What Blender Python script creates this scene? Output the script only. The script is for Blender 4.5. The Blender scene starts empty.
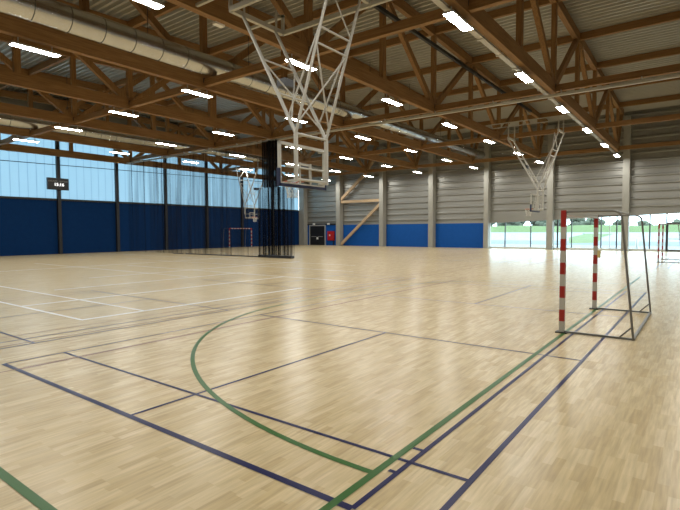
import bpy, math, random
from mathutils import Vector, Matrix
random.seed(7)
S = bpy.context.scene
C = S.collection

# ------------------------------------------------------------------ camera
YAW, PIT, ROL = math.radians(36.809), math.radians(-2.844), math.radians(-0.218)
fwd = Vector((-math.sin(YAW)*math.cos(PIT), math.cos(YAW)*math.cos(PIT), math.sin(PIT)))
rt = Vector((math.cos(YAW), math.sin(YAW), 0)); up = rt.cross(fwd)
rt2 = rt*math.cos(ROL) + up*math.sin(ROL); up2 = rt2.cross(fwd)
cam = bpy.data.cameras.new('camera'); camo = bpy.data.objects.new('camera', cam); C.objects.link(camo)
cam.sensor_fit = 'HORIZONTAL'; cam.sensor_width = 36; cam.lens = 486.46*36/680
cam.clip_start = 0.05; cam.clip_end = 1000
M4 = Matrix((rt2, up2, -fwd)).transposed().to_4x4(); M4.translation = Vector((0, 0, 1.75))
camo.matrix_world = M4
S.camera = camo

# ------------------------------------------------------------------ world, light, exposure
SKY = 5.0          # overcast sky radiance
LAMP = 82.0         # ceiling lamp radiance
w = bpy.data.worlds.new('overcast_sky'); S.world = w; w.use_nodes = True
bg = w.node_tree.nodes['Background']
bg.inputs[0].default_value = (0.70, 0.87, 1.0, 1); bg.inputs[1].default_value = SKY
S.view_settings.view_transform = 'Standard'; S.view_settings.look = 'None'
S.view_settings.gamma = 1; S.view_settings.use_curve_mapping = False
S.view_settings.exposure = 0.44

R = math.radians

# ------------------------------------------------------------------ materials
def mat(name, col, rough=0.5, metal=0.0, spec=0.5, emit=None, es=0.0):
    m = bpy.data.materials.new(name); m.use_nodes = True
    b = m.node_tree.nodes['Principled BSDF']
    b.inputs['Base Color'].default_value = (*col, 1); b.inputs['Roughness'].default_value = rough
    b.inputs['Metallic'].default_value = metal; b.inputs['Specular IOR Level'].default_value = spec
    if emit: b.inputs['Emission Color'].default_value = (*emit, 1); b.inputs['Emission Strength'].default_value = es
    return m
def N(m, t): return m.node_tree.nodes.new(t)
def L(m, a, b): m.node_tree.links.new(a, b)
def noise_mat(name, c1, c2, scale=(1, 1, 1), nscale=5, rough=0.6, metal=0.0, spec=0.4, detail=4, bump=0.0):
    m = mat(name, c1, rough, metal, spec); b = m.node_tree.nodes['Principled BSDF']
    tc = N(m, 'ShaderNodeTexCoord'); mp = N(m, 'ShaderNodeMapping'); mp.inputs['Scale'].default_value = scale
    nz = N(m, 'ShaderNodeTexNoise'); nz.inputs['Scale'].default_value = nscale; nz.inputs['Detail'].default_value = detail
    rp = N(m, 'ShaderNodeValToRGB'); rp.color_ramp.elements[0].color = (*c1, 1); rp.color_ramp.elements[1].color = (*c2, 1)
    rp.color_ramp.elements[0].position = 0.3; rp.color_ramp.elements[1].position = 0.7
    L(m, tc.outputs['Object'], mp.inputs['Vector']); L(m, mp.outputs[0], nz.inputs['Vector'])
    L(m, nz.outputs[0], rp.inputs[0]); L(m, rp.outputs[0], b.inputs['Base Color'])
    if bump:
        bp = N(m, 'ShaderNodeBump'); bp.inputs['Strength'].default_value = bump; bp.inputs['Distance'].default_value = 0.02
        L(m, nz.outputs[0], bp.inputs['Height']); L(m, bp.outputs[0], b.inputs['Normal'])
    return m

WOODA, WOODB = (0.200, 0.102, 0.033), (0.31, 0.172, 0.066)
wood_y = noise_mat('glulam_along', WOODA, WOODB, (14, 0.7, 14), 1.6, 0.62)
wood_x = noise_mat('glulam_across', WOODA, WOODB, (0.7, 14, 14), 1.6, 0.62)
wood_z = noise_mat('glulam_upright', WOODA, WOODB, (14, 14, 0.7), 1.6, 0.62)
pale_wood = noise_mat('pale_timber', (0.42, 0.29, 0.17), (0.52, 0.38, 0.24), (1, 8, 8), 2, 0.6)
deck_m = noise_mat('galvanised_deck', (0.47, 0.46, 0.42), (0.50, 0.49, 0.45), (0.2, 0.2, 1), 2, 0.42, 0.5)
clad_m = noise_mat('silver_cladding', (0.27, 0.265, 0.24), (0.31, 0.305, 0.28), (0.15, 1, 1), 1.5, 0.42, 0.4)
column_m = noise_mat('grey_column_paint', (0.29, 0.285, 0.25), (0.34, 0.33, 0.295), (2, 2, 0.6), 2, 0.6)
blue_m = noise_mat('blue_wall_panel', (0.004, 0.078, 0.33), (0.005, 0.084, 0.36), (1, 1, 1), 3, 0.6, 0, 0.2)
shaded_blue = noise_mat('blue_panel_painted_shade', (0.002, 0.024, 0.095), (0.0025, 0.028, 0.105), (1, 1, 1), 3, 0.8, 0, 0.1)  # left wall's blue panels, with their backlit shade painted into the colour
dark_m = mat('black_steel', (0.012, 0.013, 0.016), 0.5)
graphite = mat('graphite_frame', (0.03, 0.033, 0.038), 0.45)
white_steel = mat('white_painted_steel', (0.47, 0.455, 0.41), 0.45)
galv = mat('galvanised_tube', (0.50, 0.49, 0.47), 0.42, 0.5)
alu = mat('dull_steel_tube', (0.20, 0.197, 0.185), 0.42, 0.5)
red_m = mat('red_stripe', (0.33, 0.016, 0.012), 0.4)
stripe_w = mat('white_stripe', (0.46, 0.445, 0.40), 0.4)
sill_m = mat('pale_sill', (0.62, 0.62, 0.60), 0.5)
navy_pad = mat('navy_padding', (0.008, 0.016, 0.06), 0.55)
rim_m = mat('orange_rim', (0.55, 0.10, 0.03), 0.4, 0.2)
net_w = mat('white_cord', (0.72, 0.72, 0.68), 0.8)
red_box = mat('red_cabinet_paint', (0.45, 0.01, 0.012), 0.4)
white_pl = mat('white_plastic', (0.8, 0.8, 0.78), 0.5)
housing_m = mat('lamp_housing_grey', (0.45, 0.45, 0.44), 0.5)
lamp_m = mat('led_diffuser', (0.9, 0.9, 0.9), 0.5, emit=(1.0, 0.985, 0.92), es=LAMP); lamp_m.cycles.emission_sampling = 'FRONT'
digit_m = mat('lit_white_digits', (0.8, 0.8, 0.8), 0.5, emit=(1, 1, 1), es=1.4)
caption_m = mat('grey_captions', (0.30, 0.30, 0.28), 0.6)
board_m = mat('black_display', (0.012, 0.012, 0.012), 0.35)
yellow_tag = mat('yellow_tag', (0.62, 0.50, 0.22), 0.6)
door_m = mat('black_door_leaf', (0.012, 0.013, 0.016), 0.4)
asphalt = noise_mat('pale_asphalt', (0.18, 0.19, 0.195), (0.215, 0.225, 0.23), (1, 1, 1), 0.25, 0.9)
road_m = noise_mat('blue_grey_road', (0.10, 0.12, 0.135), (0.125, 0.145, 0.16), (1, 1, 1), 0.3, 0.9)
grass_m = noise_mat('meadow_grass', (0.068, 0.105, 0.030), (0.095, 0.135, 0.045), (1, 1, 1), 0.6, 0.95)
leaf_m = noise_mat('tree_leaves', (0.068, 0.082, 0.052), (0.10, 0.11, 0.08), (1, 1, 1), 1.5, 0.95)
bark_m = noise_mat('tree_bark', (0.08, 0.06, 0.04), (0.14, 0.11, 0.08), (1, 1, 0.3), 4, 0.9)

# galvanised spiral duct: metal that mirrors the bright floor below and the dark roof above
duct_m = noise_mat('spiral_duct_steel', (0.50, 0.515, 0.53), (0.56, 0.575, 0.59), (1, 1, 1), 3, 0.26, 1.0)
duct_seam = mat('duct_seam', (0.10, 0.10, 0.09), 0.4, 0.8)

# vinyl sports floor with strip-wood pattern (strips along Y)
floor_m = mat('wood_strip_floor', (0.6, 0.45, 0.28), 0.27, 0, 0.25)
def build_floor_mat(m):
    b = m.node_tree.nodes['Principled BSDF']
    tc = N(m, 'ShaderNodeTexCoord')
    mp = N(m, 'ShaderNodeMapping'); mp.inputs['Rotation'].default_value = (0, 0, R(90))
    L(m, tc.outputs['Object'], mp.inputs['Vector'])
    br = N(m, 'ShaderNodeTexBrick')
    br.offset = 0.37; br.offset_frequency = 3; br.squash = 0.72; br.squash_frequency = 5
    br.inputs['Color1'].default_value = (0, 0, 0, 1); br.inputs['Color2'].default_value = (1, 1, 1, 1)
    br.inputs['Mortar'].default_value = (0.25, 0.25, 0.25, 1)
    br.inputs['Scale'].default_value = 1.0; br.inputs['Mortar Size'].default_value = 0.0008
    br.inputs['Mortar Smooth'].default_value = 0.3; br.inputs['Bias'].default_value = 0.0
    br.inputs['Brick Width'].default_value = 0.42; br.inputs['Row Height'].default_value = 0.072
    L(m, mp.outputs[0], br.inputs['Vector'])
    rp = N(m, 'ShaderNodeValToRGB')
    e = rp.color_ramp.elements
    e[0].position = 0.0; e[0].color = (0.515, 0.392, 0.208, 1)
    e[1].position = 1.0; e[1].color = (0.625, 0.497, 0.292, 1)
    k = e.new(0.5); k.color = (0.57, 0.446, 0.250, 1)
    L(m, br.outputs['Color'], rp.inputs[0])
    # wood grain stretched along the strips
    mp2 = N(m, 'ShaderNodeMapping'); mp2.inputs['Scale'].default_value = (30, 2.2, 1)
    L(m, tc.outputs['Object'], mp2.inputs['Vector'])
    nz = N(m, 'ShaderNodeTexNoise'); nz.inputs['Scale'].default_value = 1.3; nz.inputs['Detail'].default_value = 5
    L(m, mp2.outputs[0], nz.inputs['Vector'])
    mr = N(m, 'ShaderNodeMapRange'); mr.inputs[1].default_value = 0.3; mr.inputs[2].default_value = 0.7
    mr.inputs[3].default_value = 0.84; mr.inputs[4].default_value = 1.12
    L(m, nz.outputs[0], mr.inputs[0])
    mx = N(m, 'ShaderNodeMix'); mx.data_type = 'RGBA'; mx.blend_type = 'MULTIPLY'; mx.inputs[0].default_value = 1
    L(m, rp.outputs[0], mx.inputs[6]); L(m, mr.outputs[0], mx.inputs[7])
    L(m, mx.outputs[2], b.inputs['Base Color'])
    n2 = N(m, 'ShaderNodeTexNoise'); n2.inputs['Scale'].default_value = 0.6; n2.inputs['Detail'].default_value = 3
    L(m, tc.outputs['Object'], n2.inputs['Vector'])
    m2 = N(m, 'ShaderNodeMapRange'); m2.inputs[3].default_value = 0.24; m2.inputs[4].default_value = 0.30
    b.inputs["Roughness"].default_value = 0.27
build_floor_mat(floor_m)
line_green = mat('green_court_line', (0.040, 0.125, 0.026), 0.30, 0, 0.12)
line_blue = mat('navy_court_line', (0.010, 0.011, 0.066), 0.30, 0, 0.12)
line_white = mat('white_court_line', (0.92, 0.91, 0.88), 0.27, 0, 0.22)
line_dark = mat('plum_court_line', (0.34, 0.22, 0.16), 0.27, 0, 0.22)

# translucent daylight panels, clear glass, netting
def translucent_mat():
    m = bpy.data.materials.new('polycarbonate_panel'); m.use_nodes = True; nt = m.node_tree; nt.nodes.clear()
    o = nt.nodes.new('ShaderNodeOutputMaterial'); t = nt.nodes.new('ShaderNodeBsdfTranslucent'); d = nt.nodes.new('ShaderNodeBsdfDiffuse')
    mx = nt.nodes.new('ShaderNodeMixShader'); mx.inputs[0].default_value = 0.12
    # vertical joints every 0.6 m, slight tone change from strip to strip
    tc = nt.nodes.new('ShaderNodeTexCoord'); sp = nt.nodes.new('ShaderNodeSeparateXYZ')
    mu = nt.nodes.new('ShaderNodeMath'); mu.operation = 'MULTIPLY'; mu.inputs[1].default_value = 1/0.595
    fr = nt.nodes.new('ShaderNodeMath'); fr.operation = 'FRACT'
    lt = nt.nodes.new('ShaderNodeMath'); lt.operation = 'LESS_THAN'; lt.inputs[1].default_value = 0.10
    cm = nt.nodes.new('ShaderNodeMix'); cm.data_type = 'RGBA'
    cm.inputs[6].default_value = (0.395, 0.485, 0.52, 1); cm.inputs[7].default_value = (0.30, 0.385, 0.44, 1)
    k = nt.links.new
    k(tc.outputs['Object'], sp.inputs[0]); k(sp.outputs[1], mu.inputs[0]); k(mu.outputs[0], fr.inputs[0]); k(fr.outputs[0], lt.inputs[0])
    k(lt.outputs[0], cm.inputs[0]); k(cm.outputs[2], t.inputs[0])
    d.inputs[0].default_value = (0.6, 0.65, 0.7, 1)
    k(t.outputs[0], mx.inputs[1]); k(d.outputs[0], mx.inputs[2]); k(mx.outputs[0], o.inputs[0])
    return m
poly_m = translucent_mat()
def glassy(name, tint, refl, rough=0.02):
    m = bpy.data.materials.new(name); m.use_nodes = True; nt = m.node_tree; nt.nodes.clear()
    o = nt.nodes.new('ShaderNodeOutputMaterial'); t = nt.nodes.new('ShaderNodeBsdfTransparent'); g = nt.nodes.new('ShaderNodeBsdfGlossy')
    t.inputs[0].default_value = (*tint, 1); g.inputs['Roughness'].default_value = rough
    mx = nt.nodes.new('ShaderNodeMixShader'); mx.inputs[0].default_value = refl
    nt.links.new(t.outputs[0], mx.inputs[1]); nt.links.new(g.outputs[0], mx.inputs[2]); nt.links.new(mx.outputs[0], o.inputs[0])
    return m
glass_m = glassy('window_glass', (0.93, 0.98, 0.97), 0.06)
acrylic_m = glassy('clear_backboard', (0.95, 0.96, 0.94), 0.025)
def net_mat(name, cover, col, thread):
    m = bpy.data.materials.new(name); m.use_nodes = True; nt = m.node_tree; nt.nodes.clear()
    o = nt.nodes.new('ShaderNodeOutputMaterial'); t = nt.nodes.new('ShaderNodeBsdfTransparent'); d = nt.nodes.new('ShaderNodeBsdfDiffuse')
    d.inputs[0].default_value = (*col, 1)
    tc = nt.nodes.new('ShaderNodeTexCoord'); mp = nt.nodes.new('ShaderNodeMapping'); mp.inputs['Scale'].default_value = (thread, thread, 0.12)
    nz = nt.nodes.new('ShaderNodeTexNoise'); nz.inputs['Scale'].default_value = 1.0; nz.inputs['Detail'].default_value = 3
    mr = nt.nodes.new('ShaderNodeMapRange'); mr.inputs[1].default_value = 0.35; mr.inputs[2].default_value = 0.68
    mr.inputs[3].default_value = cover[0]; mr.inputs[4].default_value = cover[1]
    mx = nt.nodes.new('ShaderNodeMixShader'); k = nt.links.new
    k(tc.outputs['Object'], mp.inputs[0]); k(mp.outputs[0], nz.inputs['Vector']); k(nz.outputs[0], mr.inputs[0]); k(mr.outputs[0], mx.inputs[0])
    k(t.outputs[0], mx.inputs[1]); k(d.outputs[0], mx.inputs[2]); k(mx.outputs[0], o.inputs[0])
    return m
net_sheer = net_mat('sheer_divider_net', (0.03, 0.42), (0.012, 0.012, 0.016), 2.2)
net_dense = net_mat('gathered_divider_net', (0.0, 0.85), (0.008, 0.008, 0.010), 5.0)
net_block = net_mat('gathered_net_head', (0.55, 1.0), (0.008, 0.008, 0.009), 4.0)

# ------------------------------------------------------------------ mesh helpers
class MB:
    def __init__(s): s.v = []; s.f = []; s.mi = []; s.sm = []
    def add(s, vs, fs, mi=0, sm=False):
        b = len(s.v); s.v += [tuple(v) for v in vs]
        for f in fs: s.f.append(tuple(i+b for i in f)); s.mi.append(mi); s.sm.append(sm)
        return s
    def box(s, x0, x1, y0, y1, z0, z1, mi=0):
        vs = [(x, y, z) for x in (x0, x1) for y in (y0, y1) for z in (z0, z1)]
        return s.add(vs, [(0, 1, 3, 2), (4, 6, 7, 5), (0, 4, 5, 1), (2, 3, 7, 6), (0, 2, 6, 4), (1, 5, 7, 3)], mi)
    def bar(s, a, b, wd, ht, side=(1, 0, 0), mi=0):     # rectangular bar a->b, wd measured along 'side'
        a = Vector(a); b = Vector(b); d = (b-a).normalized(); u = Vector(side); u = (u-d*u.dot(d)).normalized(); n = d.cross(u)
        vs = [p + u*(i*wd/2) + n*(j*ht/2) for p in (a, b) for i, j in ((-1, -1), (1, -1), (1, 1), (-1, 1))]
        return s.add(vs, [(3, 2, 1, 0), (4, 5, 6, 7), (0, 1, 5, 4), (1, 2, 6, 5), (2, 3, 7, 6), (3, 0, 4, 7)], mi)
    def tube(s, pts, r, n=10, mi=0, cap=True, rr=None):
        pts = [Vector(p) for p in pts]; rings = []
        u = None
        for i, p in enumerate(pts):
            d = (pts[min(i+1, len(pts)-1)] - pts[max(i-1, 0)]).normalized()
            if u is None:
                u = Vector((0, 0, 1)) if abs(d.z) < 0.9 else Vector((1, 0, 0))
            u = (u - d*u.dot(d)).normalized(); q = d.cross(u); ri = rr[i] if rr else r
            rings.append([p + u*(ri*math.cos(2*math.pi*k/n)) + q*(ri*math.sin(2*math.pi*k/n)) for k in range(n)])
        vs = [v for g in rings for v in g]; fs = []
        for i in range(len(pts)-1):
            for k in range(n): fs.append((i*n+k, i*n+(k+1) % n, (i+1)*n+(k+1) % n, (i+1)*n+k))
        s.add(vs, fs, mi, True)
        if cap: s.add(rings[0], [tuple(range(n-1, -1, -1))], mi); s.add(rings[-1], [tuple(range(n))], mi)
        return s
    def quad(s, a, b, c, d, mi=0): return s.add([a, b, c, d], [(0, 1, 2, 3)], mi)
    def build(s, name, mats, parent=None, bevel=0):
        me = bpy.data.meshes.new(name); me.from_pydata(s.v, [], s.f); me.update()
        if not isinstance(mats, (list, tuple)): mats = [mats]
        for m in mats: me.materials.append(m)
        me.polygons.foreach_set('material_index', s.mi); me.polygons.foreach_set('use_smooth', s.sm)
        o = bpy.data.objects.new(name, me); C.objects.link(o)
        if parent: o.parent = parent
        if bevel:
            bv = o.modifiers.new('bevel', 'BEVEL'); bv.width = bevel; bv.segments = 2; bv.limit_method = 'ANGLE'
        return o
def tag(o, label, cat, group=None, kind=None):
    o['label'] = label; o['category'] = cat
    if group: o['group'] = group
    if kind: o['kind'] = kind
    return o
def thing(name, label, cat, loc=(0, 0, 0), group=None):
    o = bpy.data.objects.new(name, None); o.location = loc; o.empty_display_size = 0.2; C.objects.link(o)
    return tag(o, label, cat, group)
def struct(o): o['kind'] = 'structure'; return o
def copy_tree(o, parent=None):
    c = o.copy(); C.objects.link(c)
    if parent: c.parent = parent
    for ch in list(o.children): copy_tree(ch, c)
    return c
ORD = ['first', 'second', 'third', 'fourth', 'fifth', 'sixth', 'seventh', 'eighth', 'ninth', 'tenth']

# ------------------------------------------------------------------ hall dimensions
XL, XR, YB, YF = -41.0, 2.4, -6.7, 46.8
TX = [-5.6 - 5.87*k for k in range(7)]              # roof trusses, right to left
def ztop(y): return 12.34 - 0.033*abs(y - 20.0)       # top of the top chord / underside of the deck

# ---- floor with its court lines
fl = MB(); fl.quad((XL, YB, 0), (XR, YB, 0), (XR, YF, 0), (XL, YF, 0))
fl.quad((XL, YB, -0.2), (XL, YF, -0.2), (XR, YF, -0.2), (XR, YB, -0.2))
G_, B_, W_, D_ = 1, 2, 3, 4
_lz = [0.0030]
def lx(x, y0, y1, w, mi):           # line running along Y at x
    _lz[0] += 0.00001; z = _lz[0]; fl.quad((x-w/2, y0, z), (x+w/2, y0, z), (x+w/2, y1, z), (x-w/2, y1, z), mi)
def ly(y, x0, x1, w, mi):
    _lz[0] += 0.00001; z = _lz[0]; fl.quad((x0, y-w/2, z), (x1, y-w/2, z), (x1, y+w/2, z), (x0, y+w/2, z), mi)
def arc(cx, cy, r, a0, a1, w, mi, n=40):
    _lz[0] += 0.00001; z = _lz[0]
    for i in range(n):
        t0 = R(a0+(a1-a0)*i/n); t1 = R(a0+(a1-a0)*(i+1)/n); p = []
        for t, q in ((t0, r-w/2), (t0, r+w/2), (t1, r+w/2), (t1, r-w/2)): p.append((cx+q*math.cos(t), cy+q*math.sin(t), z))
        fl.quad(*p, mi)
# badminton courts, navy
for row, y0 in enumerate((2.43, 26.2)):
    for k in range(2):
        xr = -1.26 - 7.14*k; xl = xr - 6.14; wd = 0.052 if k == 0 else 0.04
        mi = B_ if k < 2 else D_
        if k == 0 and row == 0:
            lx(xr, y0-0.02, y0+13.4, 0.046, mi); lx(xr-0.47, y0, y0+13.4, 0.042, mi)
        else:
            lx(xr, y0, y0+13.4, 0.04, mi); lx(xr-0.46, y0, y0+13.4, 0.04, mi)
        lx(xl, y0, y0+13.4, 0.036, D_ if k else B_); lx(xl+0.46, y0, y0+13.4, 0.036, D_)
        ly(y0, xl, xr-(0.47 if k == 0 else 0), wd+0.008, mi); ly(y0+13.4, xl, xr, 0.04, mi)
        ly(y0+0.76, xl, xr, 0.04, mi); ly(y0+12.64, xl, xr, 0.04, mi)
        ly(y0+4.66, xl, xr, 0.04, mi); ly(y0+8.70, xl, xr, 0.04, mi)
        xc = (xl+xr)/2
        lx(xc, y0, y0+4.66, 0.04, mi); lx(xc, y0+8.70, y0+13.4, 0.04, mi)
ly(2.99, -1.80, -1.73, 0.04, B_); ly(3.42, -1.83, -1.73, 0.04, B_)
# handball, green
lx(-1.862, 1.30, 21.0, 0.060, G_); ly(1.285, -38, -1.83, 0.065, G_)
arc(-2.00, 8.92, 6.03, 180, 270, 0.058, G_); ly(2.89, -2.00, -1.862, 0.058, G_); lx(-8.03, 8.92, 11.95, 0.05, G_); arc(-2.00, 11.95, 6.03, 90, 180, 0.05, G_)
# volleyball and basketball, white and plum
for yo in (0.0,):
    lx(-9.85, 4.58, 11.2, 0.105, W_); ly(4.60, -27.9, -9.83, 0.07, W_); ly(5.95, -27.9, -9.85, 0.07, W_)
    lx(-12.85, 4.6, 13.6, 0.105, W_); lx(-15.6, 6.5, 14.0, 0.105, W_); None
    ly(13.6, -24, -9.85, 0.07, W_); ly(17.0, -30, -12, 0.07, W_); lx(-18.6, 9.0, 21.0, 0.105, W_); ly(11.5, -30, -16, 0.07, W_)
    lx(-25.0, 8.0, 22.0, 0.105, W_); ly(20.0, -38, -14, 0.07, W_)
lx(-6.98, 1.8, 17.2, 0.032, D_); lx(-6.98, 24.0, 39.0, 0.04, D_); lx(-8.55, 2.0, 24.0, 0.035, D_); lx(-9.25, 3.0, 26.0, 0.035, D_)
ly(24.0, -35, -6.98, 0.045, D_); ly(17.1, -35, -6.98, 0.04, D_)
struct(fl.build('floor', [floor_m, line_green, line_blue, line_white, line_dark]))

# ---- ceiling: corrugated deck, ribs across the hall
cm = MB(); prof = []; y = YB - 0.2; pitch = 0.36
while y < YF + 0.3:
    for dy, dz in ((0, 0), (0.085, 0), (0.125, 0.16), (0.32, 0.16)): prof.append((y+dy, ztop(y+dy)+0.02+dz))
    y += pitch
for (ya, za), (yb, zb) in zip(prof[:-1], prof[1:]):
    cm.quad((XL-0.3, ya, za), (XL-0.3, yb, zb), (XR+0.3, yb, zb), (XR+0.3, ya, za))
cm.quad((XL-0.3, YB-0.2, 12.9), (XR+0.3, YB-0.2, 12.9), (XR+0.3, YF+0.3, 12.9), (XL-0.3, YF+0.3, 12.9))
struct(cm.build('ceiling', deck_m))

# ---- walls
LINTEL = lambda x: 2.42 + (x + 17.0)*0.0405       # underside of cladding over the window bays
wf = MB()
zz = 3.10; rows = []
def cladding(x0, x1, z0, z1, mb):
    z = z0
    while z < z1:
        pr = [(0, 0), (0.34, 0.012), (0.40, -0.10), (0.49, -0.10), (0.60, 0), (0.62, 0)]
        for (za, ya), (zb, yb) in zip(pr[:-1], pr[1:]):
            if z+za >= z1: break
            mb.quad((x0, YF+ya, z+za), (x1, YF+ya, z+za), (x1, YF+yb, min(z+zb, z1)), (x0, YF+yb, min(z+zb, z1)))
        z += 0.62
    return mb
cladding(XL, -16.9, 2.46, 11.9, wf); cladding(-16.9, XR, 3.25, 11.9, wf)
wf.box(XL, XR, YF+0.08, YF+0.2, 3.3, 12.4)
struct(wf.build('wall_far', clad_m))
wp = MB(); wp.box(XL, -16.9, YF-0.03, YF+0.2, 0, 2.46); struct(wp.build('wall_far_panelling', blue_m))
lt = MB()
for x0, x1 in ((-16.9, -11.1), (-11.1, -5.25), (-5.25, XR)):
    vs = [(x0, YF-0.05, LINTEL(x0)), (x1, YF-0.05, LINTEL(x1)), (x1, YF-0.05, 3.27), (x0, YF-0.05, 3.27),
          (x0, YF+0.2, LINTEL(x0)), (x1, YF+0.2, LINTEL(x1)), (x1, YF+0.2, 3.27), (x0, YF+0.2, 3.27)]
    lt.add(vs, [(0, 1, 2, 3), (7, 6, 5, 4), (0, 4, 5, 1), (3, 2, 6, 7), (0, 3, 7, 4), (1, 5, 6, 2)])
struct(lt.build('trim_1', clad_m))
# left wall: blue dado panels below, translucent glazing above
wl = MB(); wl.box(XL-0.15, XL, YB, YF, 0, 4.30); struct(wl.build('wall_left', shaded_blue))
wu = MB(); wu.box(XL-0.15, XL, YB, YF, 10.4, 12.5); struct(wu.build('wall_left_upper', clad_m))
tl = MB(); tl.box(XL, XL+0.10, YB, YF-0.1, 4.22, 4.37); struct(tl.build('trim_2', dark_m))
LY = [17.6 + 4.757*k for k in range(-5, 7)]
for i in range(len(LY)-1):
    f = MB(); y0, y1 = LY[i]+0.11, LY[i+1]-0.11
    zr = 6.95 + (LY[i]-13.5)*0.0185; zr2 = 6.95 + (LY[i+1]-13.5)*0.0185
    f.bar((XL+0.03, LY[i], zr), (XL+0.03, LY[i+1], zr2), 0.05, 0.05); f.box(XL-0.05, XL+0.04, y0-0.11, y1+0.11, 10.3, 10.42)
    wo = struct(f.build('window_%d' % (i+4), dark_m))
    p = MB(); p.box(XL-0.06, XL-0.02, y0-0.11, y1+0.11, 4.30, 10.4); p.build('translucent_panel', poly_m, wo)
# right and back walls (out of view)
wr = MB(); wr.box(XR, XR+0.2, YB, YF, 0, 12.5); struct(wr.build('wall_right', clad_m))
wb = MB(); wb.box(XL, XR, YB-0.2, YB, 0, 12.5); struct(wb.build('wall_back', clad_m))
# window bays in the far wall
def bay(n, x0, x1, mulls, door=None):
    f = MB(); f.box(x0, x1, YF-0.06, YF+0.12, 0, 0.17, 0)
    for x, wdt, mi in mulls: f.box(x-wdt/2, x+wdt/2, YF-0.02, YF+0.08, 0.17, LINTEL(x)+0.05, mi)
    o = struct(f.build('window_%d' % n, [sill_m, graphite, galv]))
    xs = [x0] + [m[0] for m in mulls] + [x1]
    for a, b in zip(xs[:-1], xs[1:]):
        if b-a < 0.25: continue
        p = MB(); za, zb = LINTEL(a)+0.03, LINTEL(b)+0.03
        p.add([(a, YF+0.03, 0.17), (b, YF+0.03, 0.17), (b, YF+0.03, zb), (a, YF+0.03, za), (a, YF+0.045, 0.17), (b, YF+0.045, 0.17), (b, YF+0.045, zb), (a, YF+0.045, za)],
              [(0, 1, 2, 3), (7, 6, 5, 4), (0, 4, 5, 1), (3, 2, 6, 7), (0, 3, 7, 4), (1, 5, 6, 2)])
        p.build('pane', glass_m, o)
bay(1, -16.9, -11.1, [(-16.75, 0.10, 0), (-15.27, 0.08, 1), (-12.9, 0.08, 1)])
bay(2, -11.1, -5.25, [(-10.57, 0.12, 1), (-9.4, 0.07, 1), (-7.08, 0.08, 1), (-6.44, 0.04, 2), (-5.91, 0.09, 1)])
bay(3, -5.25, XR, [(-3.55, 0.09, 1), (-2.42, 0.10, 1), (-0.4, 0.10, 1)])
d = MB(); d.box(-2.46, -2.30, YF-0.10, YF+0.06, 0.02, 2.32); d.box(-2.30, -0.30, YF-0.10, YF+0.06, 2.20, 2.32)
d.box(-0.46, -0.30, YF-0.10, YF+0.06, 0.02, 2.20); d.box(-2.30, -0.46, YF-0.10, YF+0.06, 0.02, 0.12)
do = struct(d.build('door_1', graphite))
hb = MB(); hb.box(-2.28, -0.48, YF-0.16, YF-0.10, 0.98, 1.03); hb.build('push_bar', galv, do)
# back door in the far-left corner bay
d = MB(); d.box(-39.75, -39.62, YF-0.12, YF-0.03, 0, 2.5); d.box(-37.3, -37.15, YF-0.12, YF-0.03, 0, 2.5); d.box(-39.62, -37.3, YF-0.12, YF-0.03, 2.35, 2.5)
do = struct(d.build('door_2', galv))
lf = MB(); lf.box(-39.62, -37.3, YF-0.09, YF-0.03, 0.0, 2.35); lf.build('door_leaf', door_m, do)
hb = MB(); hb.box(-39.35, -38.6, YF-0.16, YF-0.09, 1.02, 1.08); hb.box(-38.35, -37.6, YF-0.16, YF-0.09, 1.02, 1.08); hb.build('push_bar', galv, do)
pl = MB(); pl.box(-38.6, -38.3, YF-0.10, YF-0.088, 0.70, 0.98); pl.build('sign_plate', white_pl, do)
tb = MB(); tb.box(XL, -35.25, YF-0.10, YF-0.02, 2.46, 2.62); struct(tb.build('trim_3', dark_m))

# ------------------------------------------------------------------ columns
CX = [(-5.49, -4.99), (-11.36, -10.85), (-17.13, -16.68), (-23.01, -22.49), (-29.02, -28.50), (-35.05, -34.48)]
for k, x in enumerate(TX[:6]):
    c = MB()
    top = 11.0
    ca, cb_ = CX[k]; x = (ca+cb_)/2
    c.box(ca, cb_, YF-0.75, YF-0.06, 0, top)
    o = c.build('column', column_m); o.data.transform(Matrix.Translation((-x, 0, 0))); o.location.x = x
    tag(o, ['grey column in the window wall behind the striped goal', 'grey column at the left end of the long window bay, behind far hoop',
            'grey column where blue panelling meets the windows', 'grey column between the two plain blue bays',
            'grey column right of the diagonal wall bracing', 'grey column left of the diagonal bracing, beside red cabinet'][k], 'column', 'grey columns of the far wall')
c = MB(); c.box(XL+0.1, XL+0.95, YF-0.75, YF-0.06, 0, 11.0); tag(c.build('column', column_m), 'grey corner column where the glazed wall meets the cladding', 'column', 'grey columns of the far wall')
LN = {0: 'x'}
for i, yy in enumerate(LY):
    if yy < 15 or yy > 45: continue
    c = MB(); c.box(XL+0.02, XL+0.26, yy-0.12, yy+0.12, 0, 10.3)
    j = i - 5
    lab = {0: 'slim black post of the glazed wall behind the scoreboard', 1: 'slim black post of glazed wall, first right of the scoreboard',
           2: 'slim black post of glazed wall, second right of the scoreboard', 3: 'slim black post of glazed wall, third right of the scoreboard',
           4: 'slim black post behind the small distant goal', 5: 'slim black post behind the gathered black net'}[j]
    tag(c.build('wall_post', dark_m), lab, 'post', 'black posts of the glazed wall')

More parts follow.
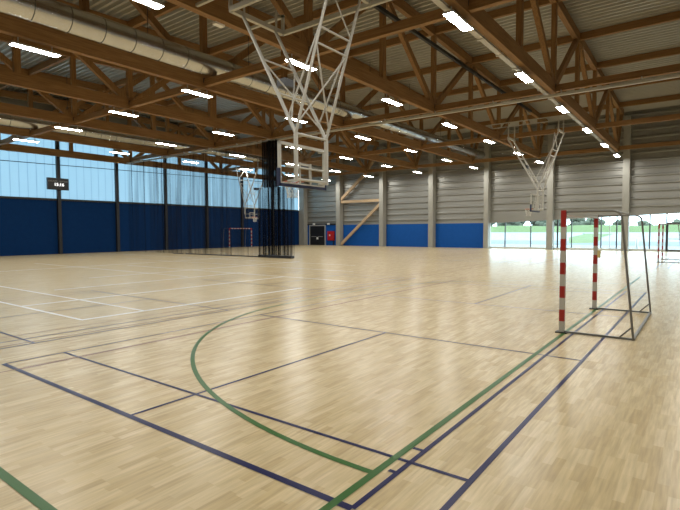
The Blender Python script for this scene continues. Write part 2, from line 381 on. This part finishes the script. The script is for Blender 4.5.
# ------------------------------------------------------------------ roof trusses
ZB0, ZB1 = 7.86, 8.38
TNAME = ['first from the right', 'second from the right', 'third from the right', 'fourth from the right', 'fifth from the right', 'sixth from the right', 'along the glazed left wall']
def make_truss():
    t = thing('roof_truss', '', 'roof truss', (0, 0, 0), 'timber roof trusses')
    MB().box(-0.12, 0.12, YB+0.1, 43.9, ZB0, ZB1).build('bottom_chord', wood_y, t)
    m = MB()
    def tc(ya, yb):
        za, zb = ztop(ya), ztop(yb); h = 0.46
        vs = [(sx*0.12, yy, z+dz) for yy, z in ((ya, za), (yb, zb)) for sx, dz in ((-1, -h), (1, -h), (1, 0), (-1, 0))]
        m.add(vs, [(3, 2, 1, 0), (4, 5, 6, 7), (0, 1, 5, 4), (1, 2, 6, 5), (2, 3, 7, 6), (3, 0, 4, 7)])
    tc(YB+0.1, 20.0); tc(20.0, 45.95); m.build('top_chord', wood_y, t)
    for k in range(-1, 5):
        y0 = 3.5 + 10*k
        for yv in (y0, y0+5):
            if yv < YB+0.5 or yv > 44: continue
            b = MB(); b.box(-0.10, 0.10, yv-0.13, yv+0.13, ZB1-0.02, ztop(yv)-0.44); b.build('upright', wood_z, t)
        if y0 > YB:
            for sgn in (-1, 1):
                y1 = y0 + sgn*(5 if y0+sgn*5 < 46 else 2.35)
                if y1 < YB: continue
                b = MB(); b.bar((0, y0+sgn*0.25, ZB1-0.05), (0, y1-sgn*0.35, ztop(y1)-0.42), 0.20, 0.28); b.build('diagonal_brace', wood_z, t)
    for k in range(0, 5):
        pl_ = MB(); y0 = 3.5+10*k; pl_.box(-0.125, 0.125, y0-0.14, y0+0.14, ZB0+0.2, ZB1-0.12)
        pl_.build('node_plate', dark_m, t)
    return t
tr0 = make_truss()
for k, x in enumerate(TX):
    t = tr0 if k == 0 else copy_tree(tr0)
    t.location.x = x if k < 6 else XL+0.45
    if k == 6: t.location.z = -0.22      # the edge truss sits a little lower, at the eaves
    t['label'] = 'brown timber roof truss with zigzag braces, ' + TNAME[k]

t = copy_tree(tr0); t.location.x = 0.27; t['label'] = 'brown timber roof truss right above the camera, outside the picture'  # unseen truss added to carry the extra lamps

# tie beams at bottom-chord level, purlins at top-chord level
TXX = TX[:6] + [XL+0.45]
BAYN = ['right edge of hall', 'first and second trusses', 'second and third trusses', 'third and fourth trusses', 'fourth and fifth trusses', 'fifth and sixth trusses', 'sixth truss and glazed wall']
def bayspan(b):
    return (TXX[0]+0.12, 0.15) if b == 0 else (TXX[b]+0.12, TXX[b-1]-0.12)
for r, yy in enumerate((13.5, 23.5, 33.5, 43.5)):
    for b in range(7):
        x0, x1 = bayspan(b); m = MB(); m.box(0, x1-x0, -0.10, 0.10, 7.93, 8.22)
        o = m.build('tie_beam', wood_x); o.location = (x0, yy, 0)
        tag(o, 'lower timber tie beam, %s row from camera, %s' % (ORD[r], 'at the ' + BAYN[0] if b == 0 else 'between ' + BAYN[b]), 'beam', 'lower tie beams of the roof')
for r in range(9):
    yy = 3.5 + 5*r
    for b in range(7):
        x0, x1 = bayspan(b); m = MB(); z = ztop(yy); m.box(0, x1-x0, -0.09, 0.09, z-0.36, z-0.0)
        o = m.build('purlin', wood_x); o.location = (x0, yy, 0)
        tag(o, 'upper timber purlin under the deck, %s row from camera, %s' % (ORD[r], 'at the ' + BAYN[0] if b == 0 else 'between ' + BAYN[b]), 'beam', 'upper purlins under the roof deck')

# ------------------------------------------------------------------ ceiling lamps
def make_lamp():
    t = thing('ceiling_light', '', 'ceiling light', (0, 0, 0), 'LED lights under the roof trusses')
    h = MB(); h.box(-0.15, 0.15, -0.72, 0.72, 0.004, 0.07); h.build('housing', housing_m, t, 0.012)
    d = MB(); d.quad((-0.14, -0.70, 0), (-0.14, 0.70, 0), (0.14, 0.70, 0), (0.14, -0.70, 0)); d.build('diffuser', lamp_m, t)
    for s in (-0.5, 0.5):
        b = MB(); b.box(-0.02, 0.02, s-0.015, s+0.015, 0.07, 0.26); b.build('hanger', galv, t)
    return t
lp0 = make_lamp(); first = True
for k, x in enumerate(TXX[:6]):
    for r in range(7):
        yy = 6.95 + 6.27*r - (0.35 if r == 6 else 0)
        t = lp0 if first else copy_tree(lp0); first = False
        t.location = (x-0.10, yy, 7.60)
        t['label'] = 'long white LED light under roof truss %s, %s light from the camera' % (TNAME[k].replace(' from the right', ' from right'), ORD[r])

for k, x in enumerate([0.27] + TXX[:6]):  # unseen extra lamps, added to brighten the floor near the camera
    for r in range(-1, 7):
        if k > 0 and r >= 0: continue
        yy = 6.95 + 6.27*r
        t = copy_tree(lp0); t.location = (x-0.10, yy, 7.60)
        t['label'] = 'added unseen LED light brightening near floor, under %s, %s from back' % ('truss above camera' if k == 0 else TNAME[k-1].replace(' from the right', ' truss from right'), ORD[r+1])
# unlit small fittings clipped under the second truss
for (x, y_, lab) in ((-11.62, 7.4, 'small unlit white fitting under the second truss, left one'), (-11.62, 9.6, 'small white fitting under the second truss beside hoop rail')):
    b = MB(); b.box(-0.09, 0.09, -0.17, 0.17, 0, 0.07); o = b.build('sensor_box', white_pl, None, 0.01); o.location = (x, y_, 7.79)
    tag(o, lab, 'sensor', 'small fittings on the second truss')
# galvanised cable tray under the nearest truss
ct = MB(); ct.box(-5.92, -5.74, 2, 44.0, 7.80, 7.86)
for k in range(24): ct.box(-5.96, -5.72, 3+k*1.75, 3.12+k*1.75, 7.78, 7.87)
tag(ct.build('cable_tray', galv), 'long galvanised cable tray under the first truss from the right', 'cable tray')
bt = MB(); bt.box(-11.37, -11.22, 8, 40.5, 11.10, 11.26); tag(bt.build('cable_trunking', dark_m), 'long black cable trunking under top chord of second truss', 'cable tray')

# ------------------------------------------------------------------ ventilation ducts
def make_duct(seams):
    t = thing('ventilation_duct', '', 'duct', (0, 0, 0), 'round steel ducts')
    zt = 9.06
    secs = [(-2.0, 12.7, 0.43), (13.4, 22.7, 0.40), (23.4, 32.7, 0.36), (33.4, 44.4, 0.32)]
    for i, (a, b, r) in enumerate(secs):
        m = MB(); m.tube([(0, a, zt-r), (0, b, zt-r)], r, 32, 0, i in (0, 3))
        y = a + 0.9
        while y < b - 0.2:
            m.tube([(0, y-0.012, zt-r), (0, y+0.012, zt-r)], r+0.006, 32, 1, True); y += 1.09
        m.build('duct_section', [duct_m, duct_seam], t)
        if i < 3:
            r2 = secs[i+1][2]; m = MB(); m.tube([(0, b, zt-r), (0, b+0.7, zt-r2)], r, 32, 0, False, [r, r2]); m.build('reducer', duct_m, t)
    for k in range(7):
        h = MB(); y = 3.5 + 5*k+2.0; h.tube([(0, y, zt-0.02), (0, y, ztop(y))], 0.012, 6)
        h.build('hanger_rod', dark_m, t)
    return t
du = make_duct(None); du.location.x = -16.72; du['label'] = 'round galvanised ventilation duct along the third truss from the right'
d2 = copy_tree(du); d2.location.x = TX[5]+0.68; d2['label'] = 'round galvanised ventilation duct nearest the glazed left wall'

# ------------------------------------------------------------------ curtain track and divider net
tk = thing('curtain_track', 'white steel curtain rail crossing the hall under the second row of tie beams', 'curtain track', (0, 23.1, 7.62))
m = MB(); m.box(XL+0.3, XR-0.02, -0.07, 0.07, 0, 0.11); m.build('rail', white_steel, tk)
for k in range(14):
    x = XL + 2.2 + 3.05*k; m = MB(); m.box(x-0.02, x+0.02, 0.28, 0.44, 0.08, 0.34); m.box(x-0.02, x+0.02, 0.0, 0.44, 0.08, 0.12); m.build('hanger', white_steel, tk)
def pleat(x0, x1, z0, z1, amp, wav, n, seed, mb, y0=0):
    rnd = random.Random(seed); ph = [rnd.uniform(0, 6.28) for _ in range(4)]; pts = []
    for i in range(n+1):
        x = x0 + (x1-x0)*i/n
        pts.append((x, y0 + amp*(math.sin(2*math.pi*x/wav+ph[0]) + 0.6*math.sin(2*math.pi*x/(wav*2.3)+ph[1]) + 0.4*math.sin(2*math.pi*x/(wav*0.41)+ph[2]))))
    for (xa, ya), (xb, yb) in zip(pts[:-1], pts[1:]): mb.add([(xa, ya, z0), (xb, yb, z0), (xb, yb, z1), (xa, ya, z1)], [(0, 1, 2, 3)], 0, True)
    return pts
nt = thing('divider_net', 'black divider net drawn out along the hall and gathered at its right end', 'net', (0, 22.9, 0))
m = MB(); pts = pleat(XL+1.0, -23.6, 0.02, 7.62, 0.09, 0.9, 260, 3, m); m.build('net_panel', net_sheer, nt)
m = MB(); pleat(-36.5, -27.0, 0.02, 7.62, 0.07, 0.6, 160, 9, m, 0.3); m.build('net_panel', net_sheer, nt)
m = MB(); pleat(-23.9, -22.1, 0.02, 4.62, 0.10, 0.28, 120, 5, m); pleat(-23.6, -21.5, 0.02, 4.62, 0.08, 0.2, 120, 6, m, 0.15); pleat(-23.0, -21.0, 0.02, 4.62, 0.06, 0.33, 100, 8, m, 0.3)
m.build('gathered_net', net_dense, nt)
m = MB(); pleat(-23.5, -22.1, 4.62, 7.62, 0.10, 0.3, 120, 5, m); pleat(-23.5, -22.1, 4.62, 7.62, 0.08, 0.26, 120, 6, m, 0.15)
m.build('net_head', net_block, nt)
m = MB(); m.box(-23.9, -20.95, -0.12, 0.22, 0.0, 0.16); m.build('weight_hem', dark_m, nt)
m = MB(); m.box(-32.0, -23.9, -0.03, 0.03, 0.0, 0.07); m.box(XL+7.4, -32.3, -0.03, 0.03, 0.0, 0.05); m.build('bottom_hem', graphite, nt)

# ------------------------------------------------------------------ basketball hoops hung from the roof
def make_hoop():
    t = thing('basketball_hoop', '', 'basketball hoop', (0, 0, 0), 'ceiling-hung basketball hoops')
    hw = 0.91
    f = MB()
    f.box(-0.03, 0.03, -hw, -hw+0.075, 2.90, 3.96); f.box(-0.03, 0.03, hw-0.075, hw, 2.90, 3.96)
    f.box(-0.03, 0.03, -hw, hw, 3.89, 3.96); f.box(-0.03, 0.03, -hw, hw, 2.90, 2.97); f.build('board_frame', white_steel, t)
    g = MB(); g.box(-0.012, 0.002, -hw+0.06, hw-0.06, 2.95, 3.91); g.build('glass_board', acrylic_m, t)
    q = MB()
    for a in ((-0.30, 0.30, 3.05, 3.10), (-0.30, 0.30, 3.45, 3.50)): q.box(-0.016, 0.006, a[0], a[1], a[2], a[3])
    for a in ((-0.30, -0.25), (0.25, 0.30)): q.box(-0.016, 0.006, a[0], a[1], 3.05, 3.5)
    q.build('target_square', stripe_w, t)
    p = MB(); p.box(-0.045, 0.045, -hw-0.02, hw+0.02, 2.86, 2.935); p.box(-0.045, 0.045, -hw-0.025, -hw+0.035, 2.86, 3.30); p.box(-0.045, 0.045, hw-0.035, hw+0.025, 2.86, 3.30)
    p.build('edge_padding', navy_pad, t, 0.01)
    r = MB(); cx = -0.375
    r.tube([(cx+0.225*math.cos(2*math.pi*i/28), 0.225*math.sin(2*math.pi*i/28), 3.05) for i in range(29)], 0.012, 8, 0, False)
    r.box(-0.16, -0.012, -0.08, 0.08, 3.02, 3.08); r.build('rim', rim_m, t)
    n = MB()
    for i in range(12):
        a0 = 2*math.pi*i/12
        for s in (-1, 1):
            pp = []
            for j in range(6):
                rr_ = 0.225 - 0.09*min(1, j/3.5); aa = a0 + s*j*math.pi/12; pp.append((cx+rr_*math.cos(aa), rr_*math.sin(aa), 3.05-0.085*j))
            n.tube(pp, 0.006, 5, 0, False)
    n.build('hoop_net', net_w, t)
    s = MB()
    for sy in (-0.6, 0.6):
        s.tube([(0.30, sy, 2.97), (0.30, sy, 4.15)], 0.055, 10)
        for z in (3.0, 3.85): s.tube([(0.03, sy, z), (0.30, sy, z)], 0.03, 8)
        s.tube([(0.14, sy+0.18, 3.0), (0.14, sy+0.18, 3.88)], 0.028, 8); s.tube([(0.08, sy*0.35, 2.97), (0.08, sy*0.35, 3.5)], 0.025, 8)
    s.tube([(0.30, -0.6, 4.15), (0.30, 0.6, 4.15)], 0.035, 8); s.tube([(0.30, -0.6, 3.03), (0.30, 0.6, 3.03)], 0.035, 8); s.tube([(0.14, -0.78, 3.35), (0.14, 0.78, 3.35)], 0.025, 8)
    s.build('board_bracket', white_steel, t)
    v = MB(); a = (0.30, 4.15)
    top_l, top_r = (-1.52, 7.42), (1.42, 7.55)
    for sy in (-0.6, 0.6):
        v.tube([(a[0], sy, a[1]), (top_l[0], sy, top_l[1])], 0.045, 10)
        v.tube([(a[0], sy, a[1]), (top_r[0], sy, top_r[1])], 0.036, 10)
        v.tube([(top_l[0]+0.03, sy, top_l[1]), (top_l[0]+0.03, sy, 8.0)], 0.03, 8)
    v.build('main_tubes', white_steel, t)
    def lerp(p, q, u): return (p[0]+(q[0]-p[0])*u, p[1]+(q[1]-p[1])*u)
    b = MB()
    for top in (top_l, top_r):
        for u in ((0.33, 0.62) if top is top_l else (0.60, 0.70)):
            p = lerp(a, top, u); b.tube([(p[0], -0.6, p[1]), (p[0], 0.6, p[1])], 0.026, 8)
        p0, p1 = lerp(a, top, 0.08), lerp(a, top, 0.60)
        b.tube([(p0[0], -0.6, p0[1]), (p1[0], 0.6, p1[1])], 0.022, 8); b.tube([(p0[0], 0.6, p0[1]), (p1[0], -0.6, p1[1])], 0.022, 8)
    pl, pr = lerp(a, top_l, 0.45), lerp(a, top_r, 0.75)
    for sy in (-0.6, 0.6): b.tube([(pr[0], sy, pr[1]), (pl[0]*0.3+a[0]*0.7, sy, 4.15*0.7+pl[1]*0.3)], 0.022, 8)
    p2 = lerp(a, top_r, 0.72)
    b.tube([(p2[0], -0.6, p2[1]), (p2[0], -0.2, 7.55)], 0.02, 8); b.tube([(p2[0], 0.6, p2[1]), (p2[0], -0.2, 7.55)], 0.02, 8)
    b.build('cross_braces', white_steel, t)
    rl = MB()
    for sy in (-1.0, 0.95): rl.box(-1.58, 2.95, sy-0.045, sy+0.045, 7.42, 7.54)
    rl.box(-1.62, -1.50, -1.0, 0.95, 7.42, 7.54); rl.box(1.38, 1.48, -1.0, 0.95, 7.48, 7.58)
    for sy in (-1.0, 0.95):
        rl.box(-1.60, -1.52, sy-0.04, sy+0.04, 7.5, 7.98); rl.box(-2.97, -1.52, sy-0.04, sy+0.04, 7.92, 8.0); rl.box(2.66, 2.74, sy-0.04, sy+0.04, 7.5, 7.9)
    rl.build('ceiling_rails', white_steel, t)
    wn = MB(); wn.box(-0.75, -0.45, -0.16, 0.16, 5.55, 5.75); wn.build('winch_motor', dark_m, t)
    return t
hp = make_hoop(); hp.location = (-8.40, 9.63, 0); hp['label'] = 'large ceiling-hung basketball hoop nearest the camera, glass board seen from behind'
def short_rails(h):
    for ch in list(h.children):
        if ch.name.startswith('ceiling_rails'): bpy.data.objects.remove(ch)
    for x, z, zt in ((-1.49, 7.42, 8.39), (1.42, 7.55, 8.39)):
        m = MB(); m.box(x-0.05, x+0.05, -0.7, 0.7, z, z+0.1); m.box(x-0.03, x+0.03, -0.63, -0.57, z+0.1, zt); m.box(x-0.03, x+0.03, 0.57, 0.63, z+0.1, zt); m.build('ceiling_bracket', white_steel, h)
h2 = copy_tree(hp); h2.location = (-8.40, 31.3, 0); h2['label'] = 'distant ceiling-hung basketball hoop in front of the window wall'; short_rails(h2)
m = MB(); m.box(-2.92, 2.66, -0.62, -0.58, 8.385, 8.43); m.box(-2.92, 2.66, 0.58, 0.62, 8.385, 8.43); m.build('hanging_rail', white_steel, h2)
h3 = copy_tree(hp); h3.location = (-33.9, 31.6, 0); h3.rotation_euler = (0, 0, math.pi); h3['label'] = 'distant ceiling-hung basketball hoop in front of the glazed left wall'; short_rails(h3)

# ------------------------------------------------------------------ handball goals
def make_goal():
    t = thing('handball_goal', '', 'goal', (0, 0, 0), 'handball goals')
    def striped(mk):
        for i in range(11):
            mk(i)
    for sy in (-1.54, 1.54):
        p = MB(); e = [0.0] + [0.2*i for i in range(1, 10)] + [2.08]
        for i in range(len(e)-1): p.box(-0.04, 0.04, sy-0.04, sy+0.04, e[i], e[i+1], i % 2)
        po = p.build('post', [stripe_w, red_m], t)
        f = MB(); f.box(-0.09, 0.09, sy-0.08, sy+0.08, 0.0, 0.02); f.build('foot_plate', dark_m, po)
    c = MB(); n = 15; y0, y1 = -1.50, 1.50
    for i in range(n): c.box(-0.04, 0.02, y0+(y1-y0)*i/n, y0+(y1-y0)*(i+1)/n, 2.0, 2.08, (i+1) % 2)
    cb = c.build('crossbar', [stripe_w, red_m], t)
    k = MB(); k.box(0.02, 0.04, y0, y1, 2.0, 2.08); k.build('rear_face', stripe_w, cb)
    b = MB()
    for sy in (-1.54, 1.54):
        pts = [(0.04, sy, 2.055), (0.70, sy, 2.055)]
        for q in range(7):
            an = R(90 - q*90/7*0.92); pts.append((0.72+0.14*math.cos(an), sy, 1.915+0.14*math.sin(an)))
        pts += [(0.90, sy, 1.5), (1.05, sy, 0.03)]
        fr = MB(); fr.tube(pts, 0.018, 10); fr.build('side_stay', alu, t)
        gr = MB(); gr.bar((0.04, sy, 0.022), (1.05, sy, 0.022), 0.04, 0.03, (0, 1, 0)); gr.bar((0.86, sy, 0.03), (1.02, sy, 0.20), 0.03, 0.022, (0, 1, 0)); gr.build('ground_bar', alu, t)
    b.bar((1.05, -1.54, 0.022), (1.05, 1.54, 0.022), 0.04, 0.03); b.build('back_bar', alu, t)
    u = MB(); u.tube([(0.72, -1.54, 2.055), (0.72, 1.54, 2.055)], 0.012, 8); u.build('net_bar', alu, t)
    return t
g1 = make_goal(); g1.location = (-1.905, 10.40, 0); g1['label'] = 'red and white striped handball goal nearest the camera, right of the court'
g2 = copy_tree(g1); g2.location = (-1.94, 32.6, 0); g2['label'] = 'distant handball goal at the right edge beside the glazed door'
g3 = copy_tree(g1); g3.location = (-39.6, 35.25, 0); g3.rotation_euler = (0, 0, math.pi); g3['label'] = 'small distant handball goal against the blue left wall'
tg = MB(); tg.box(0, 0.065, -0.005, 0.005, 0, 0.16); o = tg.build('paper_tag', yellow_tag); o.location = (-1.863, 11.885, 1.14)
tag(o, 'small yellowish tag stuck on the far post of the striped goal', 'tag')

# ------------------------------------------------------------------ scoreboard
sb = thing('scoreboard', 'black scoreboard showing 15:16 on the glazed left wall', 'scoreboard', (XL+0.48, 17.45, 5.03))
m = MB(); m.box(-0.20, 0.0, -0.78, 0.78, 0, 0.92); m.build('display_case', board_m, sb, 0.01)
def text(s, size, y, z, m, parent, name):
    cu = bpy.data.curves.new('lettering', 'FONT'); cu.body = s; cu.size = size; cu.align_x = 'CENTER'; cu.extrude = 0.004
    tmp = bpy.data.objects.new('lettering', cu); C.objects.link(tmp); bpy.context.view_layer.update()
    me = bpy.data.meshes.new_from_object(tmp.evaluated_get(bpy.context.evaluated_depsgraph_get())); bpy.data.objects.remove(tmp)
    me.transform(Matrix.Rotation(R(90), 4, 'Z') @ Matrix.Rotation(R(90), 4, 'X')); me.materials.clear(); me.materials.append(m)
    o = bpy.data.objects.new(name, me); C.objects.link(o); o.parent = parent; o.location = (0.006, y, z)
text('15:16', 0.34, 0.05, 0.30, digit_m, sb, 'time_digits')
text('LOCAUX', 0.16, -0.42, 0.62, caption_m, sb, 'caption'); text('VISITEURS', 0.135, 0.40, 0.62, caption_m, sb, 'caption')

# ------------------------------------------------------------------ bracing and small things on the far wall
wbz = thing('wall_bracing', 'pale timber K-shaped bracing between two columns of the far wall', 'bracing', (0, YF-0.45, 0))
xa, xb = -34.46, -29.03
for nm, a, b in (('diagonal_brace', (xa, 0, 0.2), (xb, 0, 4.75)), ('cross_beam', (xa, 0, 5.15), (xb, 0, 5.15)), ('diagonal_brace', (xa, 0, 5.45), (xb-2.2, 0, 8.1)), ('diagonal_brace', (xb-2.2, 0, 8.1), (xb-0.05, 0, 10.6))):
    m = MB(); m.bar(a, b, 0.22, 0.30, (0, 1, 0)); m.build(nm, pale_wood, wbz)
hc = thing('fire_hose_cabinet', 'red fire hose cabinet on the blue wall beside the black door', 'fire cabinet', (-36.25, YF-0.03, 0.6))
m = MB(); m.box(-0.5, 0.5, -0.22, 0.0, 0, 1.12); m.build('cabinet_body', red_box, hc, 0.015)
m = MB(); m.box(-0.46, 0.46, -0.24, -0.22, 0.04, 1.08); m.build('cabinet_door', red_box, hc, 0.008)
m = MB(); m.tube([(-0.12, -0.248, 0.62), (-0.12, -0.238, 0.62)], 0.10, 16); m.build('round_sign', white_pl, hc)
m = MB(); m.box(0.25, 0.33, -0.08, 0, -0.6, 0.0); m.build('water_pipe', dark_m, hc)
for x, lab in ((-38.95, 'small white emergency light above the black door'), (-36.65, 'small white emergency light above the red cabinet')):
    m = MB(); m.box(-0.17, 0.17, -0.10, 0, 0, 0.2); o = m.build('emergency_light', white_pl, None, 0.02); o.location = (x, YF-0.10, 2.50); tag(o, lab, 'emergency light', 'emergency lights over the back door')

# ------------------------------------------------------------------ outside
og = MB(); og.box(-260, 120, YF+0.2, 520, -0.35, -0.08); struct(og.build('ground_forecourt', asphalt))
og = MB(); og.box(-160, XL-0.2, -60, YF+0.2, -0.35, -0.08); og.box(XR+0.2, 120, -60, YF+0.2, -0.35, -0.08); og.box(XL-0.2, XR+0.2, -60, YB-0.2, -0.35, -0.08); struct(og.build('ground_surround', asphalt))
rd = MB(); rd.add([(-120, 70, -0.06), (60, 62, -0.06), (60, 80, -0.06), (-120, 98, -0.06)], [(0, 1, 2, 3)]); struct(rd.build('ground_road', road_m))
def mound(name, poly, h, lab):
    m = MB(); n = len(poly); cx = sum(p[0] for p in poly)/n; cy = sum(p[1] for p in poly)/n
    vs = [(x, y, -0.1) for x, y in poly] + [(cx+(x-cx)*0.75, cy+(y-cy)*0.75, h) for x, y in poly]
    m.add(vs, [tuple(range(n, 2*n))] + [(i, (i+1) % n, n+(i+1) % n, n+i) for i in range(n)])
    return tag(m.build(name, grass_m), lab, 'grass', None, 'stuff')
mound('grass_verge', [(-14.2, 68), (-11.5, 72), (-15.0, 100), (-19.0, 125), (-33, 255), (-48, 262), (-43, 240), (-27, 131)], 0.15, 'mown grass verge behind the glass of middle window bay')
bk = MB(); nx = 60; rows = [(400, -0.1, 0), (412, 1.6, 0.2), (425, 4.0, 0.4), (436, 5.2, 0.5), (440, 5.3, 0.5)]
rnd = random.Random(4)
for j, (yy, z, a) in enumerate(rows):
    for i in range(nx+1): bk.v.append((-240 + 300*i/nx, yy + math.sin(i*0.35)*2, z + a*math.sin(i*0.5+j) + rnd.uniform(-0.1, 0.1)))
for j in range(len(rows)-1):
    for i in range(nx): p = j*(nx+1)+i; bk.f.append((p, p+1, p+nx+2, p+nx+1)); bk.mi.append(0); bk.sm.append(True)
tag(bk.build('grass_bank', grass_m), 'long rising grass bank beyond the road outside the windows', 'grass', None, 'stuff')
def tree(x, y, z, h, lab, seed):
    rnd = random.Random(seed); t = thing('tree', lab, 'tree', (x, y, z), 'trees beyond the grass bank')
    m = MB(); m.tube([(0, 0, -0.5), (0.1, 0, h*0.35), (0, 0.1, h*0.6)], 0.2, 8, 0, True, [h*0.035, h*0.025, h*0.012]); m.build('trunk', bark_m, t)
    c = MB()
    for k in range(20):
        an = rnd.uniform(0, 6.28); q = rnd.uniform(0, 0.45)*h; cz = h*rnd.uniform(0.15, 0.75); s = h*rnd.uniform(0.16, 0.24)
        cxk, cyk = q*math.cos(an), q*math.sin(an); nu, nv = 10, 6; vs = []
        for b in range(nv+1):
            for a in range(nu):
                th = math.pi*b/nv; ph = 2*math.pi*a/nu; rr_ = s*(1+rnd.uniform(-0.18, 0.18))
                vs.append((cxk+rr_*math.sin(th)*math.cos(ph), cyk+rr_*math.sin(th)*math.sin(ph), cz+rr_*0.85*math.cos(th)))
        fs = [(b*nu+a, b*nu+(a+1) % nu, (b+1)*nu+(a+1) % nu, (b+1)*nu+a) for b in range(nv) for a in range(nu)]
        c.add(vs, fs, 0, True)
    c.build('crown', leaf_m, t)
for i, (x, h) in enumerate(((-172, 21), (-156, 20), (-140, 21), (-124, 19), (-108, 20), (-92, 18), (-76, 16), (-58, 12), (-38, 11), (-18, 11))):
    tree(x, 462 + (i % 2)*26, -0.08, h, 'green tree beyond the grass bank outside, %s from the left' % ORD[i], 20+i)
for x, y, lab in ((-18.3, 56, 'short grey bollard outside the leftmost window bay'), (-5.1, 54, 'short grey bollard outside, right of the window column')):
    m = MB(); m.tube([(0, 0, -0.08), (0, 0, 0.82), (0, 0, 0.88)], 0.1, 12, 0, True, [0.10, 0.10, 0.06]); o = m.build('bollard', galv); o.location = (x, y, 0); tag(o, lab, 'bollard', 'bollards on the forecourt')
